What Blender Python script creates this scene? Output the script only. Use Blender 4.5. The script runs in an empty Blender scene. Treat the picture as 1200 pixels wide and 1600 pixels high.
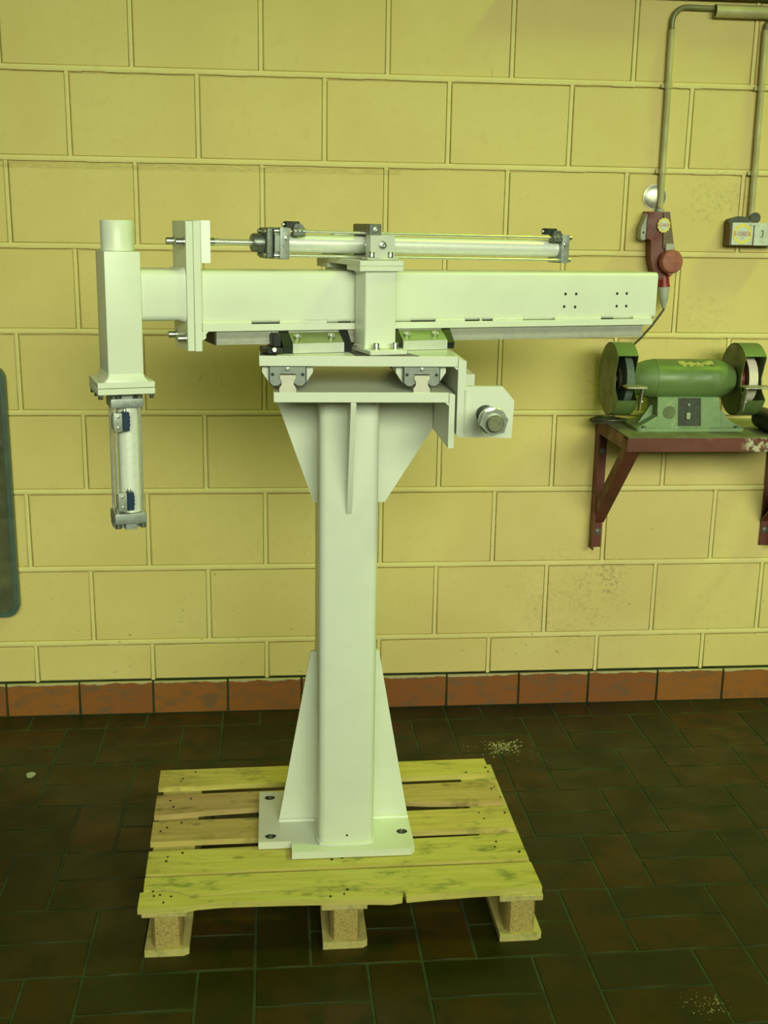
import bpy, bmesh, math, random
from mathutils import Vector, Matrix
rnd = random.Random(7)
S = bpy.context.scene
COL = S.collection
R = math.radians

# ------------------------------------------------------------------ camera
cam = bpy.data.cameras.new('camera'); camo = bpy.data.objects.new('camera', cam); COL.objects.link(camo)
CR = Vector((0.99495, -0.09903, 0.0)); 
CYAW, CPIT, CROLL = 0.0992, 0.2477, 0.0162
fwd = Vector((math.sin(CYAW)*math.cos(CPIT), math.cos(CYAW)*math.cos(CPIT), -math.sin(CPIT)))
rgt = Vector((math.cos(CYAW), -math.sin(CYAW), 0)); upv = rgt.cross(fwd)
r2 = math.cos(CROLL)*rgt + math.sin(CROLL)*upv; u2 = -math.sin(CROLL)*rgt + math.cos(CROLL)*upv
m = Matrix((r2, u2, -fwd)).transposed().to_4x4(); m.translation = Vector((0.8275, -3.8514, 1.7092))
camo.matrix_world = m
cam.sensor_fit = 'HORIZONTAL'; cam.sensor_width = 36.0; cam.lens = 1790.33/1200*36.0
S.camera = camo

# ------------------------------------------------------------------ world, lights, exposure
S.view_settings.view_transform = 'Standard'; S.view_settings.look = 'None'
S.view_settings.gamma = 1.0; S.view_settings.use_curve_mapping = False
S.view_settings.exposure = 0.0
w = bpy.data.worlds.new('world'); S.world = w; w.use_nodes = True
w.node_tree.nodes['Background'].inputs[0].default_value = (0.66, 0.85, 0.27, 1)
w.node_tree.nodes['Background'].inputs[1].default_value = 0.085

def area(name, loc, target, sx, sy, power, color):
    l = bpy.data.lights.new(name, 'AREA'); l.shape = 'RECTANGLE'; l.size = sx; l.size_y = sy
    l.energy = power; l.color = color
    o = bpy.data.objects.new(name, l); COL.objects.link(o); o.location = loc
    o.rotation_euler = (Vector(target)-Vector(loc)).to_track_quat('-Z', 'Y').to_euler()
    return o
# high yellow-green workshop skylight on the right, and the daylit doorway behind the photographer
area('skylight', (6.5, -2.15, 8.4), (1.1, -1.0, 0.8), 1.5, 0.9, 310, (0.58, 1.0, 0.03))
dw = area('doorway', (2.5, -6.5, 2.95), (1.75, -0.4, 1.0), 7.6, 1.3, 79, (0.87, 0.99, 0.665)); dw.data.spread = R(60)

# ------------------------------------------------------------------ materials
def N(nt, t, **kw):
    n = nt.nodes.new(t)
    for k, v in kw.items(): setattr(n, k, v)
    return n
def base_mat(name, rough, metal=0.0, spec=None):
    m = bpy.data.materials.new(name); m.use_nodes = True
    b = m.node_tree.nodes['Principled BSDF']
    b.inputs['Roughness'].default_value = rough; b.inputs['Metallic'].default_value = metal
    if spec is not None: b.inputs['Specular IOR Level'].default_value = spec
    return m, m.node_tree, b
def mix(nt, fac, a, b, blend='MIX'):
    n = N(nt, 'ShaderNodeMix', data_type='RGBA', blend_type=blend)
    for sock, v in ((n.inputs[0], fac), (n.inputs[6], a), (n.inputs[7], b)):
        if hasattr(v, 'is_linked'): nt.links.new(v, sock)
        else: sock.default_value = v if not isinstance(v, tuple) else (*v, 1)
    return n.outputs[2]
def noise(nt, vec, scale, detail=4, rough=0.55, lo=None, hi=None):
    n = N(nt, 'ShaderNodeTexNoise'); n.inputs['Scale'].default_value = scale
    n.inputs['Detail'].default_value = detail; n.inputs['Roughness'].default_value = rough
    if vec is not None: nt.links.new(vec, n.inputs['Vector'])
    if lo is None: return n.outputs[0]
    return ramp(nt, n.outputs[0], lo, hi)
def ramp(nt, v, lo, hi, a=0.0, b=1.0):
    n = N(nt, 'ShaderNodeMapRange'); n.interpolation_type = 'SMOOTHSTEP'
    n.inputs[1].default_value = lo; n.inputs[2].default_value = hi
    n.inputs[3].default_value = a; n.inputs[4].default_value = b
    nt.links.new(v, n.inputs[0]); return n.outputs[0]
def mth(nt, op, a, b):
    n = N(nt, 'ShaderNodeMath', operation=op)
    for s, v in ((n.inputs[0], a), (n.inputs[1], b)):
        if hasattr(v, 'is_linked'): nt.links.new(v, s)
        else: s.default_value = v
    return n.outputs[0]
def pos(nt, scale=(1, 1, 1), off=(0, 0, 0), obj=False):
    if obj: v = N(nt, 'ShaderNodeTexCoord').outputs['Object']
    else: v = N(nt, 'ShaderNodeNewGeometry').outputs['Position']
    mp = N(nt, 'ShaderNodeMapping'); mp.inputs['Scale'].default_value = scale; mp.inputs['Location'].default_value = off
    nt.links.new(v, mp.inputs[0]); return mp.outputs[0]
def bump(nt, b, h, strength, dist=0.002):
    n = N(nt, 'ShaderNodeBump'); n.inputs['Strength'].default_value = strength; n.inputs['Distance'].default_value = dist
    nt.links.new(h, n.inputs['Height']); nt.links.new(n.outputs[0], b.inputs['Normal'])
def near(nt, p, r0, r1):
    n = N(nt, 'ShaderNodeVectorMath', operation='DISTANCE'); nt.links.new(pos(nt), n.inputs[0]); n.inputs[1].default_value = p
    return ramp(nt, n.outputs['Value'], r0, r1, 1.0, 0.0)

def simple(name, col, rough, metal=0.0, var=0.12, scale=60, bmp=0.0, col2=None, lo=0.4, hi=0.65, spec=None):
    m, nt, b = base_mat(name, rough, metal, spec)
    p = pos(nt, obj=True)
    c2 = col2 or tuple(x*(1-var) for x in col)
    nt.links.new(mix(nt, noise(nt, p, scale, lo=lo, hi=hi), col, c2), b.inputs['Base Color'])
    if bmp: bump(nt, b, noise(nt, p, scale*4), bmp, 0.001)
    return m

def wall_material(name, col, dirty):
    m, nt, b = base_mat(name, 0.62, spec=0.3)
    p = pos(nt)
    c = mix(nt, noise(nt, p, 2.2, 5, lo=0.35, hi=0.7), col, tuple(x*f for x, f in zip(col, (0.93, 0.90, 0.84))))
    c = mix(nt, noise(nt, p, 26, 4, lo=0.5, hi=0.75), c, tuple(x*f for x, f in zip(col, (0.95, 0.93, 0.88))))
    # small chips and grime specks, denser low down
    zc = N(nt, 'ShaderNodeSeparateXYZ'); nt.links.new(p, zc.inputs[0])
    low = ramp(nt, zc.outputs[2], 0.1, 0.85, 1.0, 0.12)
    sp = noise(nt, pos(nt, (1, 1, 1.6), (3.1, 0, 1.7)), 34, 6, 0.62, 0.655, 0.70)
    c = mix(nt, mth(nt, 'MULTIPLY', sp, mth(nt, 'MULTIPLY', low, 0.95)), c, (0.16, 0.14, 0.045))
    st = noise(nt, pos(nt, (5, 1, 0.5), (0.4, 0, 0.2)), 9, 5, 0.6, 0.66, 0.74)
    c = mix(nt, mth(nt, 'MULTIPLY', st, 0.18), c, (0.2, 0.17, 0.06))
    for q, r0, r1, k in dirty:
        d = mth(nt, 'MULTIPLY', near(nt, q, r0, r1), mth(nt, 'MULTIPLY', noise(nt, p, 62, 8, 0.75, 0.46, 0.72), noise(nt, p, 11, 4, 0.6, 0.35, 0.62)))
        c = mix(nt, mth(nt, 'MULTIPLY', d, k), c, (0.13, 0.125, 0.06))
    # long faint grime line left where a cable run was taken down
    ln = mth(nt, 'MULTIPLY', ramp(nt, mth(nt, 'ABSOLUTE', mth(nt, 'ADD', zc.outputs[2], -1.8655), 0.0), 0.004, 0.013, 1.0, 0.0), ramp(nt, zc.outputs[0], 1.235, 1.26, 1.0, 0.0))
    c = mix(nt, mth(nt, 'MULTIPLY', mth(nt, 'MULTIPLY', ln, noise(nt, pos(nt, (2, 1, 20)), 12, 5, 0.6, 0.35, 0.6)), 0.5), c, (0.40, 0.30, 0.09))
    nt.links.new(c, b.inputs['Base Color'])
    bump(nt, b, noise(nt, p, 90, 5), 0.25, 0.002)
    return m
DIRT = [((2.33, 0, 1.80), 0.02, 0.17, 0.75), ((2.03, 0, 0.47), 0.01, 0.12, 0.8), ((2.38, 0, 1.22), 0.05, 0.2, 0.6),
        ((1.95, 0, 1.2), 0.02, 0.16, 0.45), ((0.62, 0, 1.20), 0.02, 0.12, 0.45), ((1.9, 0, 0.40), 0.05, 0.3, 0.6),
        ((2.3, 0, 1.42), 0.02, 0.12, 0.5)]
M_BLOCK = wall_material('yellow_block_paint', (0.725, 0.58, 0.235), DIRT)
M_MORTAR = wall_material('mortar_paint', (0.78, 0.665, 0.29), DIRT[:2])

def tile_material(name, c1, c2, rough, grime):
    m, nt, b = base_mat(name, rough, spec=0.27)
    p = pos(nt)
    oi = N(nt, 'ShaderNodeObjectInfo').outputs['Random']
    c = mix(nt, oi, c1, c2)
    c = mix(nt, noise(nt, p, 9, 6, 0.6, 0.42, 0.68), c, grime)
    c = mix(nt, noise(nt, p, 55, 6, 0.65, 0.60, 0.72), c, tuple(x*0.5 for x in c1))
    nt.links.new(c, b.inputs['Base Color'])
    nt.links.new(noise(nt, p, 7, 5, lo=0.3, hi=0.7), N(nt, 'ShaderNodeMapRange').inputs[0])
    rr = ramp(nt, noise(nt, p, 6, 5), 0.3, 0.7, rough-0.08, rough+0.14); nt.links.new(rr, b.inputs['Roughness'])
    bump(nt, b, noise(nt, p, 22, 5), 0.2, 0.003)
    return m
M_TILE = tile_material('floor_tile_clay', (0.052, 0.026, 0.002), (0.022, 0.020, 0.002), 0.42, (0.017, 0.018, 0.002))
M_GROUT = simple('floor_grout', (0.036, 0.052, 0.013), 0.9, var=0.4, scale=12)
def skirting_material():
    m, nt, b = base_mat('red_skirting_tile', 0.55)
    p = pos(nt); oi = N(nt, 'ShaderNodeObjectInfo').outputs['Random']
    c = mix(nt, oi, (0.25, 0.074, 0.012), (0.30, 0.10, 0.014))
    c = mix(nt, noise(nt, pos(nt, (1, 1, 2)), 14, 6, 0.6, 0.45, 0.7), c, (0.16, 0.085, 0.035))
    zc = N(nt, 'ShaderNodeSeparateXYZ'); nt.links.new(p, zc.inputs[0])
    edge = ramp(nt, mth(nt, 'ADD', zc.outputs[2], mth(nt, 'MULTIPLY', noise(nt, p, 20, 5), 0.028)), 0.1285, 0.1305)
    c = mix(nt, mth(nt, 'MULTIPLY', edge, 0.8), c, (0.52, 0.48, 0.26))
    nt.links.new(c, b.inputs['Base Color']); bump(nt, b, noise(nt, p, 60, 4), 0.2, 0.002)
    return m
M_SKIRT = skirting_material()
M_PAINT = simple('white_machine_paint', (0.715, 0.73, 0.64), 0.34, var=0.03, scale=14, bmp=0.04)
M_STEEL = simple('bright_steel', (0.62, 0.62, 0.60), 0.24, 1.0, var=0.1, scale=120)
M_ZINC = simple('zinc_bolt', (0.66, 0.68, 0.64), 0.28, 0.95, var=0.2, scale=200)
M_CHROME = simple('chrome_rod', (0.86, 0.85, 0.78), 0.27, 0.75, var=0.05)
M_ALU = simple('anodised_aluminium', (0.93, 0.93, 0.90), 0.33, 0.3, var=0.05, scale=80)
M_CAST = simple('cast_aluminium', (0.36, 0.38, 0.37), 0.5, 0.6, var=0.22, scale=90, bmp=0.1)
M_ALUWHITE = simple('milled_aluminium', (0.95, 0.95, 0.95), 0.4, 0.0, var=0.02)
M_RAIL = simple('ground_rail_steel', (0.60, 0.59, 0.53), 0.36, 0.4, var=0.08, scale=60)
M_RAILEND = simple('rail_end_steel', (0.62, 0.57, 0.50), 0.5, 0.2, var=0.06, scale=60)
M_CARR = simple('carriage_steel', (0.60, 0.61, 0.56), 0.42, 0.35, var=0.06, scale=40)
M_SLOPE = simple('green_lit_carriage_steel', (0.32, 0.40, 0.16), 0.42, 0.3, var=0.1, scale=40)  # carriage steel with the skylight's yellow-green glow painted into its colour
M_BROWNEND = simple('brown_end_face', (0.055, 0.035, 0.018), 0.6, var=0.3, scale=60)  # plain dark brown across the whole rail end
M_SEAL = simple('grey_end_seal', (0.27, 0.285, 0.27), 0.5, 0.25, var=0.15, scale=70)
M_BLACK = simple('black_plastic', (0.012, 0.015, 0.014), 0.45, var=0.3, scale=60)
M_DARKHOLE = simple('dark_bore', (0.015, 0.014, 0.01), 0.7)
M_MILLED = simple('dark_milled_steel', (0.09, 0.06, 0.05), 0.35, 0.5, var=0.2, scale=50)
M_BLUE = simple('dark_blue_sensor', (0.012, 0.03, 0.075), 0.4)
M_BRACKET = simple('sensor_bracket', (0.42, 0.43, 0.40), 0.45, 0.6, var=0.25, scale=150)
M_DKBRACKET = simple('dark_bracket_steel', (0.20, 0.21, 0.19), 0.4, 0.7, var=0.3, scale=90)
M_SLOT = simple('dark_profile_slot', (0.09, 0.10, 0.10), 0.45, 0.4)
M_OLIVE = simple('dull_end_steel', (0.19, 0.19, 0.12), 0.5, 0.5, var=0.25, scale=90)

def wood(name, c1, c2, grime, seed, ax='x'):
    m, nt, b = base_mat(name, 0.75, spec=0.25)
    sc = (1.2, 14, 14) if ax == 'x' else (14, 1.2, 14)
    c = mix(nt, noise(nt, pos(nt, sc, (seed*3.7, seed*1.3, 0)), 4.5, 6, 0.6, 0.36, 0.68), c1, c2)
    c = mix(nt, noise(nt, pos(nt, (1, 2.2, 1), (seed, seed*2.1, 0)), 11, 7, 0.66, 0.51, 0.70), c, grime)
    kn = N(nt, 'ShaderNodeTexVoronoi'); kn.inputs['Scale'].default_value = 6.5
    nt.links.new(pos(nt, (0.8, 1.4, 1), (seed*0.7, seed*0.31, 0)), kn.inputs['Vector'])
    c = mix(nt, mth(nt, 'MULTIPLY', ramp(nt, kn.outputs['Distance'], 0.055, 0.10, 1.0, 0.0), 0.65), c, tuple(x*0.42 for x in c1))
    nt.links.new(c, b.inputs['Base Color'])
    bump(nt, b, noise(nt, pos(nt, sc, (seed, 0, 0)), 14, 5), 0.25, 0.002)
    return m
WOODS = [wood('pine_plank_%s' % n, a, c, g, s) for n, a, c, g, s in (
    ('fresh', (0.66, 0.55, 0.15), (0.57, 0.46, 0.11), (0.38, 0.34, 0.08), 1.0),
    ('pinkish', (0.58, 0.42, 0.17), (0.49, 0.34, 0.12), (0.28, 0.22, 0.07), 2.3),
    ('mixed', (0.64, 0.50, 0.16), (0.53, 0.40, 0.12), (0.30, 0.27, 0.07), 3.1),
    ('stained', (0.62, 0.53, 0.15), (0.52, 0.43, 0.11), (0.24, 0.24, 0.06), 4.7),
    ('mouldy', (0.62, 0.53, 0.15), (0.52, 0.45, 0.11), (0.26, 0.27, 0.07), 5.9))]
M_WOODY = wood('pine_board', (0.60, 0.50, 0.20), (0.50, 0.41, 0.15), (0.32, 0.28, 0.10), 6.6, 'y')
M_CHIP = simple('chipboard', (0.52, 0.38, 0.12), 0.85, scale=330, bmp=0.5, col2=(0.27, 0.18, 0.05), lo=0.48, hi=0.66)
M_NAIL = simple('rusty_nail', (0.05, 0.04, 0.025), 0.6, 0.5)

def worn_paint(name, col, wear, lo, hi, scale=12, rough=0.42, metal=0.0, extra=()):
    m, nt, b = base_mat(name, rough, metal)
    p = pos(nt)
    c = mix(nt, noise(nt, p, 7, 5, lo=0.35, hi=0.7), col, tuple(x*0.72 for x in col))
    c = mix(nt, noise(nt, p, scale, 7, 0.68, lo, hi), c, wear)
    for q, r0, r1, k, cc in extra:
        d = mth(nt, 'MULTIPLY', near(nt, q, r0, r1), noise(nt, p, 45, 6, 0.65, 0.44, 0.56))
        c = mix(nt, mth(nt, 'MULTIPLY', d, k), c, cc)
    nt.links.new(c, b.inputs['Base Color'])
    nt.links.new(ramp(nt, noise(nt, p, 15, 5), 0.3, 0.7, rough-0.1, rough+0.2), b.inputs['Roughness'])
    bump(nt, b, noise(nt, p, 70, 5), 0.15, 0.001)
    return m
M_GREEN = worn_paint('green_machine_paint', (0.150, 0.225, 0.075), (0.22, 0.26, 0.12), 0.60, 0.76)
M_GREENDUST = worn_paint('dusty_green_paint', (0.22, 0.32, 0.16), (0.33, 0.38, 0.22), 0.55, 0.72)
M_GUARD = worn_paint('olive_guard_paint', (0.14, 0.18, 0.06), (0.22, 0.24, 0.12), 0.60, 0.75)
M_REDSTEEL = worn_paint('red_oxide_steel', (0.150, 0.034, 0.020), (0.20, 0.12, 0.07), 0.60, 0.78, 10, 0.5,
                        extra=[((2.37, -0.378, 1.04), 0.02, 0.06, 0.9, (0.55, 0.52, 0.36))])
M_SHELFTOP = worn_paint('dusty_shelf_plate', (0.20, 0.20, 0.11), (0.30, 0.29, 0.19), 0.5, 0.7, 9, 0.6)
M_REDPLASTIC = worn_paint('red_socket_plastic', (0.165, 0.015, 0.007), (0.14, 0.040, 0.016), 0.55, 0.75, 20, 0.45)
M_REDPLUG = simple('bright_red_plug', (0.30, 0.016, 0.009), 0.4, var=0.3)
M_REDCAP = simple('dusty_red_cap', (0.36, 0.10, 0.075), 0.6, var=0.25, scale=50)
M_CONDUIT = worn_paint('conduit_paint', (0.54, 0.48, 0.23), (0.36, 0.34, 0.16), 0.6, 0.76, 18, 0.5)
M_CONDARK = worn_paint('conduit_elbow_paint', (0.24, 0.24, 0.09), (0.15, 0.15, 0.06), 0.55, 0.7, 18, 0.4)
M_GREENPIPE = simple('green_pipe_paint', (0.10, 0.20, 0.03), 0.45, var=0.3, scale=10)
M_GREYPLASTIC = simple('grey_plastic', (0.40, 0.40, 0.34), 0.5, var=0.15, scale=40)
M_BROWNBOX = simple('brown_box_side', (0.17, 0.10, 0.05), 0.55, var=0.3, scale=30)
M_LABEL = simple('pale_label', (0.62, 0.64, 0.56), 0.5, var=0.18, scale=45)
M_YELLOW = simple('yellow_print', (0.80, 0.66, 0.10), 0.5, var=0.1)
M_REDINK = simple('red_print', (0.55, 0.10, 0.05), 0.5, var=0.2)
M_DARKINK = simple('dark_pencil', (0.10, 0.07, 0.06), 0.6)
M_CABLE = simple('grey_cable', (0.055, 0.055, 0.035), 0.5, var=0.2)
M_DOME = simple('dull_silver_cover', (0.50, 0.48, 0.40), 0.35, 0.7, var=0.2, scale=70)
M_WHEELGREY = simple('grey_abrasive', (0.13, 0.17, 0.15), 0.8, var=0.3, scale=220, bmp=0.4)
M_WHEELPINK = simple('pale_abrasive', (0.80, 0.68, 0.60), 0.8, var=0.12, scale=220, bmp=0.3)
M_WHEELSIDE = simple('wheel_paper_side', (0.09, 0.07, 0.03), 0.7, var=0.3)
M_REDFLANGE = simple('red_wheel_flange', (0.24, 0.02, 0.015), 0.5)
M_RESTSTEEL = simple('worn_rest_steel', (0.45, 0.43, 0.33), 0.45, 0.5, var=0.35, scale=60)
M_PANELDK = simple('dark_switch_panel', (0.045, 0.05, 0.035), 0.5, var=0.35, scale=60)
M_PATCH = simple('brass_plate', (0.14, 0.17, 0.07), 0.5, 0.2, var=0.25, scale=50)
M_STICKER = simple('torn_yellow_sticker', (0.44, 0.40, 0.13), 0.7, col2=(0.06, 0.08, 0.025), scale=42, lo=0.52, hi=0.57)
M_BOARD = worn_paint('grey_glossy_board', (0.13, 0.13, 0.065), (0.08, 0.085, 0.05), 0.45, 0.6, 5, 0.22)
M_BOARDRIM = simple('blue_grey_rim', (0.075, 0.115, 0.10), 0.4, var=0.2, scale=20)
M_CRUMB = simple('sawdust', (0.40, 0.36, 0.17), 0.9, var=0.3, scale=90)

# ------------------------------------------------------------------ mesh helpers
class B:
    def __init__(self): self.bm = bmesh.new()
    def _add(self, t, bevel=0.0, seg=1, mat=None):
        if bevel > 0:
            es = [e for e in t.edges if len(e.link_faces) == 2 and e.calc_face_angle(0) > 0.6]
            bmesh.ops.bevel(t, geom=es, offset=bevel, segments=seg, profile=0.7, affect='EDGES', clamp_overlap=True)
        if mat is not None: bmesh.ops.transform(t, matrix=mat, verts=t.verts)
        bmesh.ops.recalc_face_normals(t, faces=t.faces)
        me = bpy.data.meshes.new('tmp'); t.to_mesh(me); t.free(); self.bm.from_mesh(me); bpy.data.meshes.remove(me)
        return self
    def box(self, x0, x1, y0, y1, z0, z1, bevel=0.0, seg=1, mat=None):
        t = bmesh.new(); bmesh.ops.create_cube(t, size=1.0)
        for v in t.verts: v.co = Vector((x0+(v.co.x+.5)*(x1-x0), y0+(v.co.y+.5)*(y1-y0), z0+(v.co.z+.5)*(z1-z0)))
        return self._add(t, bevel, seg, mat)
    def prism(self, poly, plane, lo, hi, bevel=0.0, seg=1, mat=None, holes=()):
        t = bmesh.new()
        def P(a, b, c):
            return {'xy': (a, b, c), 'xz': (a, c, b), 'yz': (c, a, b)}[plane]
        if not holes:
            v0 = [t.verts.new(P(a, b, lo)) for a, b in poly]; v1 = [t.verts.new(P(a, b, hi)) for a, b in poly]
            n = len(poly); t.faces.new(v0); t.faces.new(v1)
            for i in range(n): t.faces.new((v0[i], v0[(i+1) % n], v1[(i+1) % n], v1[i]))
        else:
            loops = [poly]+list(holes); rings = []
            for c in (lo, hi):
                es = []; rr = []
                for lp in loops:
                    vs = [t.verts.new(P(a, b, c)) for a, b in lp]; rr.append(vs)
                    es += [t.edges.new((vs[i], vs[(i+1) % len(vs)])) for i in range(len(vs))]
                bmesh.ops.triangle_fill(t, use_beauty=True, use_dissolve=False, edges=es); rings.append(rr)
            for a, b in zip(*rings):
                for i in range(len(a)): t.faces.new((a[i], a[(i+1) % len(a)], b[(i+1) % len(a)], b[i]))
        return self._add(t, bevel, seg, mat)
    def cyl(self, p0, p1, r, r1=None, n=24, bevel=0.0, mat=None):
        t = bmesh.new(); p0, p1 = Vector(p0), Vector(p1); d = p1-p0
        bmesh.ops.create_cone(t, cap_ends=True, segments=n, radius1=r, radius2=r if r1 is None else r1, depth=d.length)
        mm = Matrix.Translation((p0+p1)/2) @ d.to_track_quat('Z', 'Y').to_matrix().to_4x4()
        bmesh.ops.transform(t, matrix=mm, verts=t.verts)
        return self._add(t, bevel, 1, mat)
    def lathe(self, prof, origin, axis, n=32, a0=0.0, a1=360.0, closed=True):
        # prof: list of (h, r) along axis
        t = bmesh.new(); q = Vector(axis).to_track_quat('Z', 'Y').to_matrix(); o = Vector(origin)
        full = abs(a1-a0) >= 359.9; rings = []
        k = n if full else n+1
        for i in range(k):
            a = R(a0+(a1-a0)*i/n)
            rings.append([t.verts.new(o+q @ Vector((r*math.cos(a), r*math.sin(a), h))) for h, r in prof])
        for i in range(n):
            A = rings[i]; C = rings[(i+1) % k]
            for j in range(len(prof)-1):
                t.faces.new((A[j], C[j], C[j+1], A[j+1]))
        bmesh.ops.remove_doubles(t, verts=t.verts, dist=1e-6)
        return self._add(t)
    def frustum(self, ra, ha, rb, hb, plane):
        t = bmesh.new()
        def P(a, b, c): return {'xy': (a, b, c), 'yz': (c, a, b)}[plane]
        A = [t.verts.new(P(a, b, ha)) for a, b in ra]; C = [t.verts.new(P(a, b, hb)) for a, b in rb]; n = len(A)
        t.faces.new(A); t.faces.new(C)
        for i in range(n): t.faces.new((A[i], A[(i+1) % n], C[(i+1) % n], C[i]))
        return self._add(t)
    def tube(self, pts, r, n=10):
        t = bmesh.new(); pts = [Vector(p) for p in pts]; rings = []; prev = None
        for i, p in enumerate(pts):
            d = (pts[min(i+1, len(pts)-1)]-pts[max(i-1, 0)]).normalized()
            a = d.orthogonal().normalized() if prev is None else (prev-d*prev.dot(d)).normalized()
            prev = a; b2 = d.cross(a)
            rings.append([t.verts.new(p+r*(math.cos(2*math.pi*k/n)*a+math.sin(2*math.pi*k/n)*b2)) for k in range(n)])
        for i in range(len(pts)-1):
            for k in range(n): t.faces.new((rings[i][k], rings[i][(k+1) % n], rings[i+1][(k+1) % n], rings[i+1][k]))
        t.faces.new(rings[0]); t.faces.new(rings[-1])
        return self._add(t)
    def sphere(self, c, r, scale=(1, 1, 1), n=16):
        t = bmesh.new(); bmesh.ops.create_uvsphere(t, u_segments=n, v_segments=n//2, radius=r)
        for v in t.verts: v.co = Vector((v.co.x*scale[0], v.co.y*scale[1], v.co.z*scale[2]))+Vector(c)
        return self._add(t)
    def mesh(self, name):
        for f in self.bm.faces: f.smooth = True
        for e in self.bm.edges:
            if len(e.link_faces) == 2: e.smooth = e.calc_face_angle(0) < R(38)
        me = bpy.data.meshes.new(name); self.bm.to_mesh(me); self.bm.free(); return me

WM = {}; FR = {}
def tag(o, label=None, cat=None, group=None, kind=None):
    for k, v in (('label', label), ('category', cat), ('group', group), ('kind', kind)):
        if v: o[k] = v
    return o
def thing(name, loc, label, cat, group=None):
    o = bpy.data.objects.new(name, None); COL.objects.link(o); o.empty_display_size = 0.1
    o.location = loc; WM[o] = Matrix.Translation(loc); return tag(o, label, cat, group)
def link(name, me, mat, parent=None, M=None, label=None, kind=None):
    o = bpy.data.objects.new(name, me); COL.objects.link(o)
    if mat is not None and not me.materials: me.materials.append(mat)
    wm = M.copy() if M is not None else (FR[parent].copy() if parent in FR else Matrix.Identity(4))
    if parent is not None:
        o.parent = parent; o.matrix_parent_inverse = WM[parent].inverted()
    o.matrix_basis = wm; WM[o] = wm; FR[o] = wm
    return tag(o, label=label, kind=kind)
def put(name, b, mat, parent=None, M=None, label=None, kind=None):
    return link(name, b.mesh(name), mat, parent, M, label, kind)

def circ(cx, cy, r, n=16, a0=0.0): return [(cx+r*math.cos(a0+2*math.pi*i/n), cy+r*math.sin(a0+2*math.pi*i/n)) for i in range(n)]
def rrect(x0, x1, y0, y1, r, n=5):
    out = []
    for cx, cy, a in ((x1-r, y1-r, 0), (x0+r, y1-r, 90), (x0+r, y0+r, 180), (x1-r, y0+r, 270)):
        for i in range(n+1):
            t = R(a+90*i/n); out.append((cx+r*math.cos(t), cy+r*math.sin(t)))
    return out
_scr = {}
def screw_mesh(r, h, washer=True):
    k = (r, h, washer)
    if k not in _scr:
        b = B()
        if washer: b.cyl((0, 0, 0), (0, 0, h*0.14), r*1.5, n=18)
        b.lathe([(0, r*0.98), (h*0.92, r), (h, r*0.9), (h, r*0.5), (h*0.55, r*0.5), (h*0.55, 0)], (0, 0, 0), (0, 0, 1), n=18)
        _scr[k] = b.mesh('cap_screw')
    return _scr[k]
def screw(parent, p, axis, r, h, M=None, washer=True, mat=None, name='bolt'):
    T = Matrix.Translation(p) @ Vector(axis).to_track_quat('Z', 'Y').to_matrix().to_4x4()
    return link(name, screw_mesh(r, h, washer), mat or M_ZINC, parent, (M @ T) if M is not None else T)

# ------------------------------------------------------------------ the wall
JZ = [0.1243, 0.2678, 0.5383, 0.8108, 1.0802, 1.3482, 1.6201, 1.8887, 2.1567, 2.4257, 2.695, 2.964, 3.233]
X0, X1 = -0.8, 3.2
b = B(); b.box(X0-.3, X1+.3, 0.012, 0.16, 0.0, 3.4)
wall = put('wall_back', b, M_MORTAR, kind='structure')
_blk = {}
def block_mesh(wd, ht):
    k = (round(wd, 3), round(ht, 3))
    if k not in _blk:
        bb = B(); bb.box(-wd/2, wd/2, 0, 0.02, 0, ht, 0.0025); _blk[k] = bb.mesh('block')
    return _blk[k]
mort = B()
for i in range(len(JZ)-1):
    z0, z1 = JZ[i], JZ[i+1]
    odd = (i % 2 == 1)                       # i=0 half row (even joints), i=1 row H (odd)
    zb, zt = z0+0.0085, z1-0.0128
    if i == 0: zb = z0+0.004
    x = X0 - (0.0 if not odd else 0.2)
    while x < X1:
        a, c = max(x+0.0080, X0-.19), min(x+0.4-0.0080, X1+.2)
        jit = rnd.uniform(-0.0012, 0.0012)
        o = link('block', block_mesh(c-a, zt-zb), M_BLOCK, wall, Matrix.Translation(((a+c)/2, jit, zb)))
        # vertical bead left of this block, with a narrow crevice on its right
        if x > X0-.1: mort.prism([(x-0.0076, 0.02), (x-0.0068, -0.0008), (x-.002, -0.0022), (x+0.0046, -0.0012), (x+0.0058, 0.02)], 'xy', zb-0.004, zt+0.004)
        x += 0.4
    # horizontal bead over this row: touches the blocks above, leaves a crevice over the blocks below
    if i < len(JZ)-2:
        n = 60; z = z1
        for k in range(n):
            xa, xb = X0-.2+(X1-X0+.4)*k/n, X0-.2+(X1-X0+.4)*(k+1)/n
            j = rnd.uniform(-0.0009, 0.0009)
            mort.prism([(0.02, z-0.0094+j), (-0.0014, z-0.0086+j), (-0.0034, z-0.001), (-0.0012, z+0.0078), (0.02, z+0.0090)], 'yz', xa, xb)
put('mortar_joint', mort, M_MORTAR, wall, kind='stuff')

# skirting tiles
bb = B(); bb.box(X0-.2, X1+.2, -0.004, 0.012, -0.002, 0.1235)
skirt = put('baseboard_back', bb, M_GROUT, kind='structure')
xs = [-0.108, 0.142, 0.398, 0.660, 0.922, 1.185, 1.448, 1.714, 1.974, 2.235, 2.486]
xs = [xs[0]-.26*3, xs[0]-.26*2, xs[0]-.26]+xs+[xs[-1]+.26, xs[-1]+.52, xs[-1]+.78]
for a, c in zip(xs, xs[1:]):
    t = B(); t.box(a+0.0035, c-0.0035, -0.012, 0.0, 0.002, 0.1215+rnd.uniform(-.0008, .0008), 0.0015)
    put('skirting_tile', t, M_SKIRT, skirt)

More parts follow.
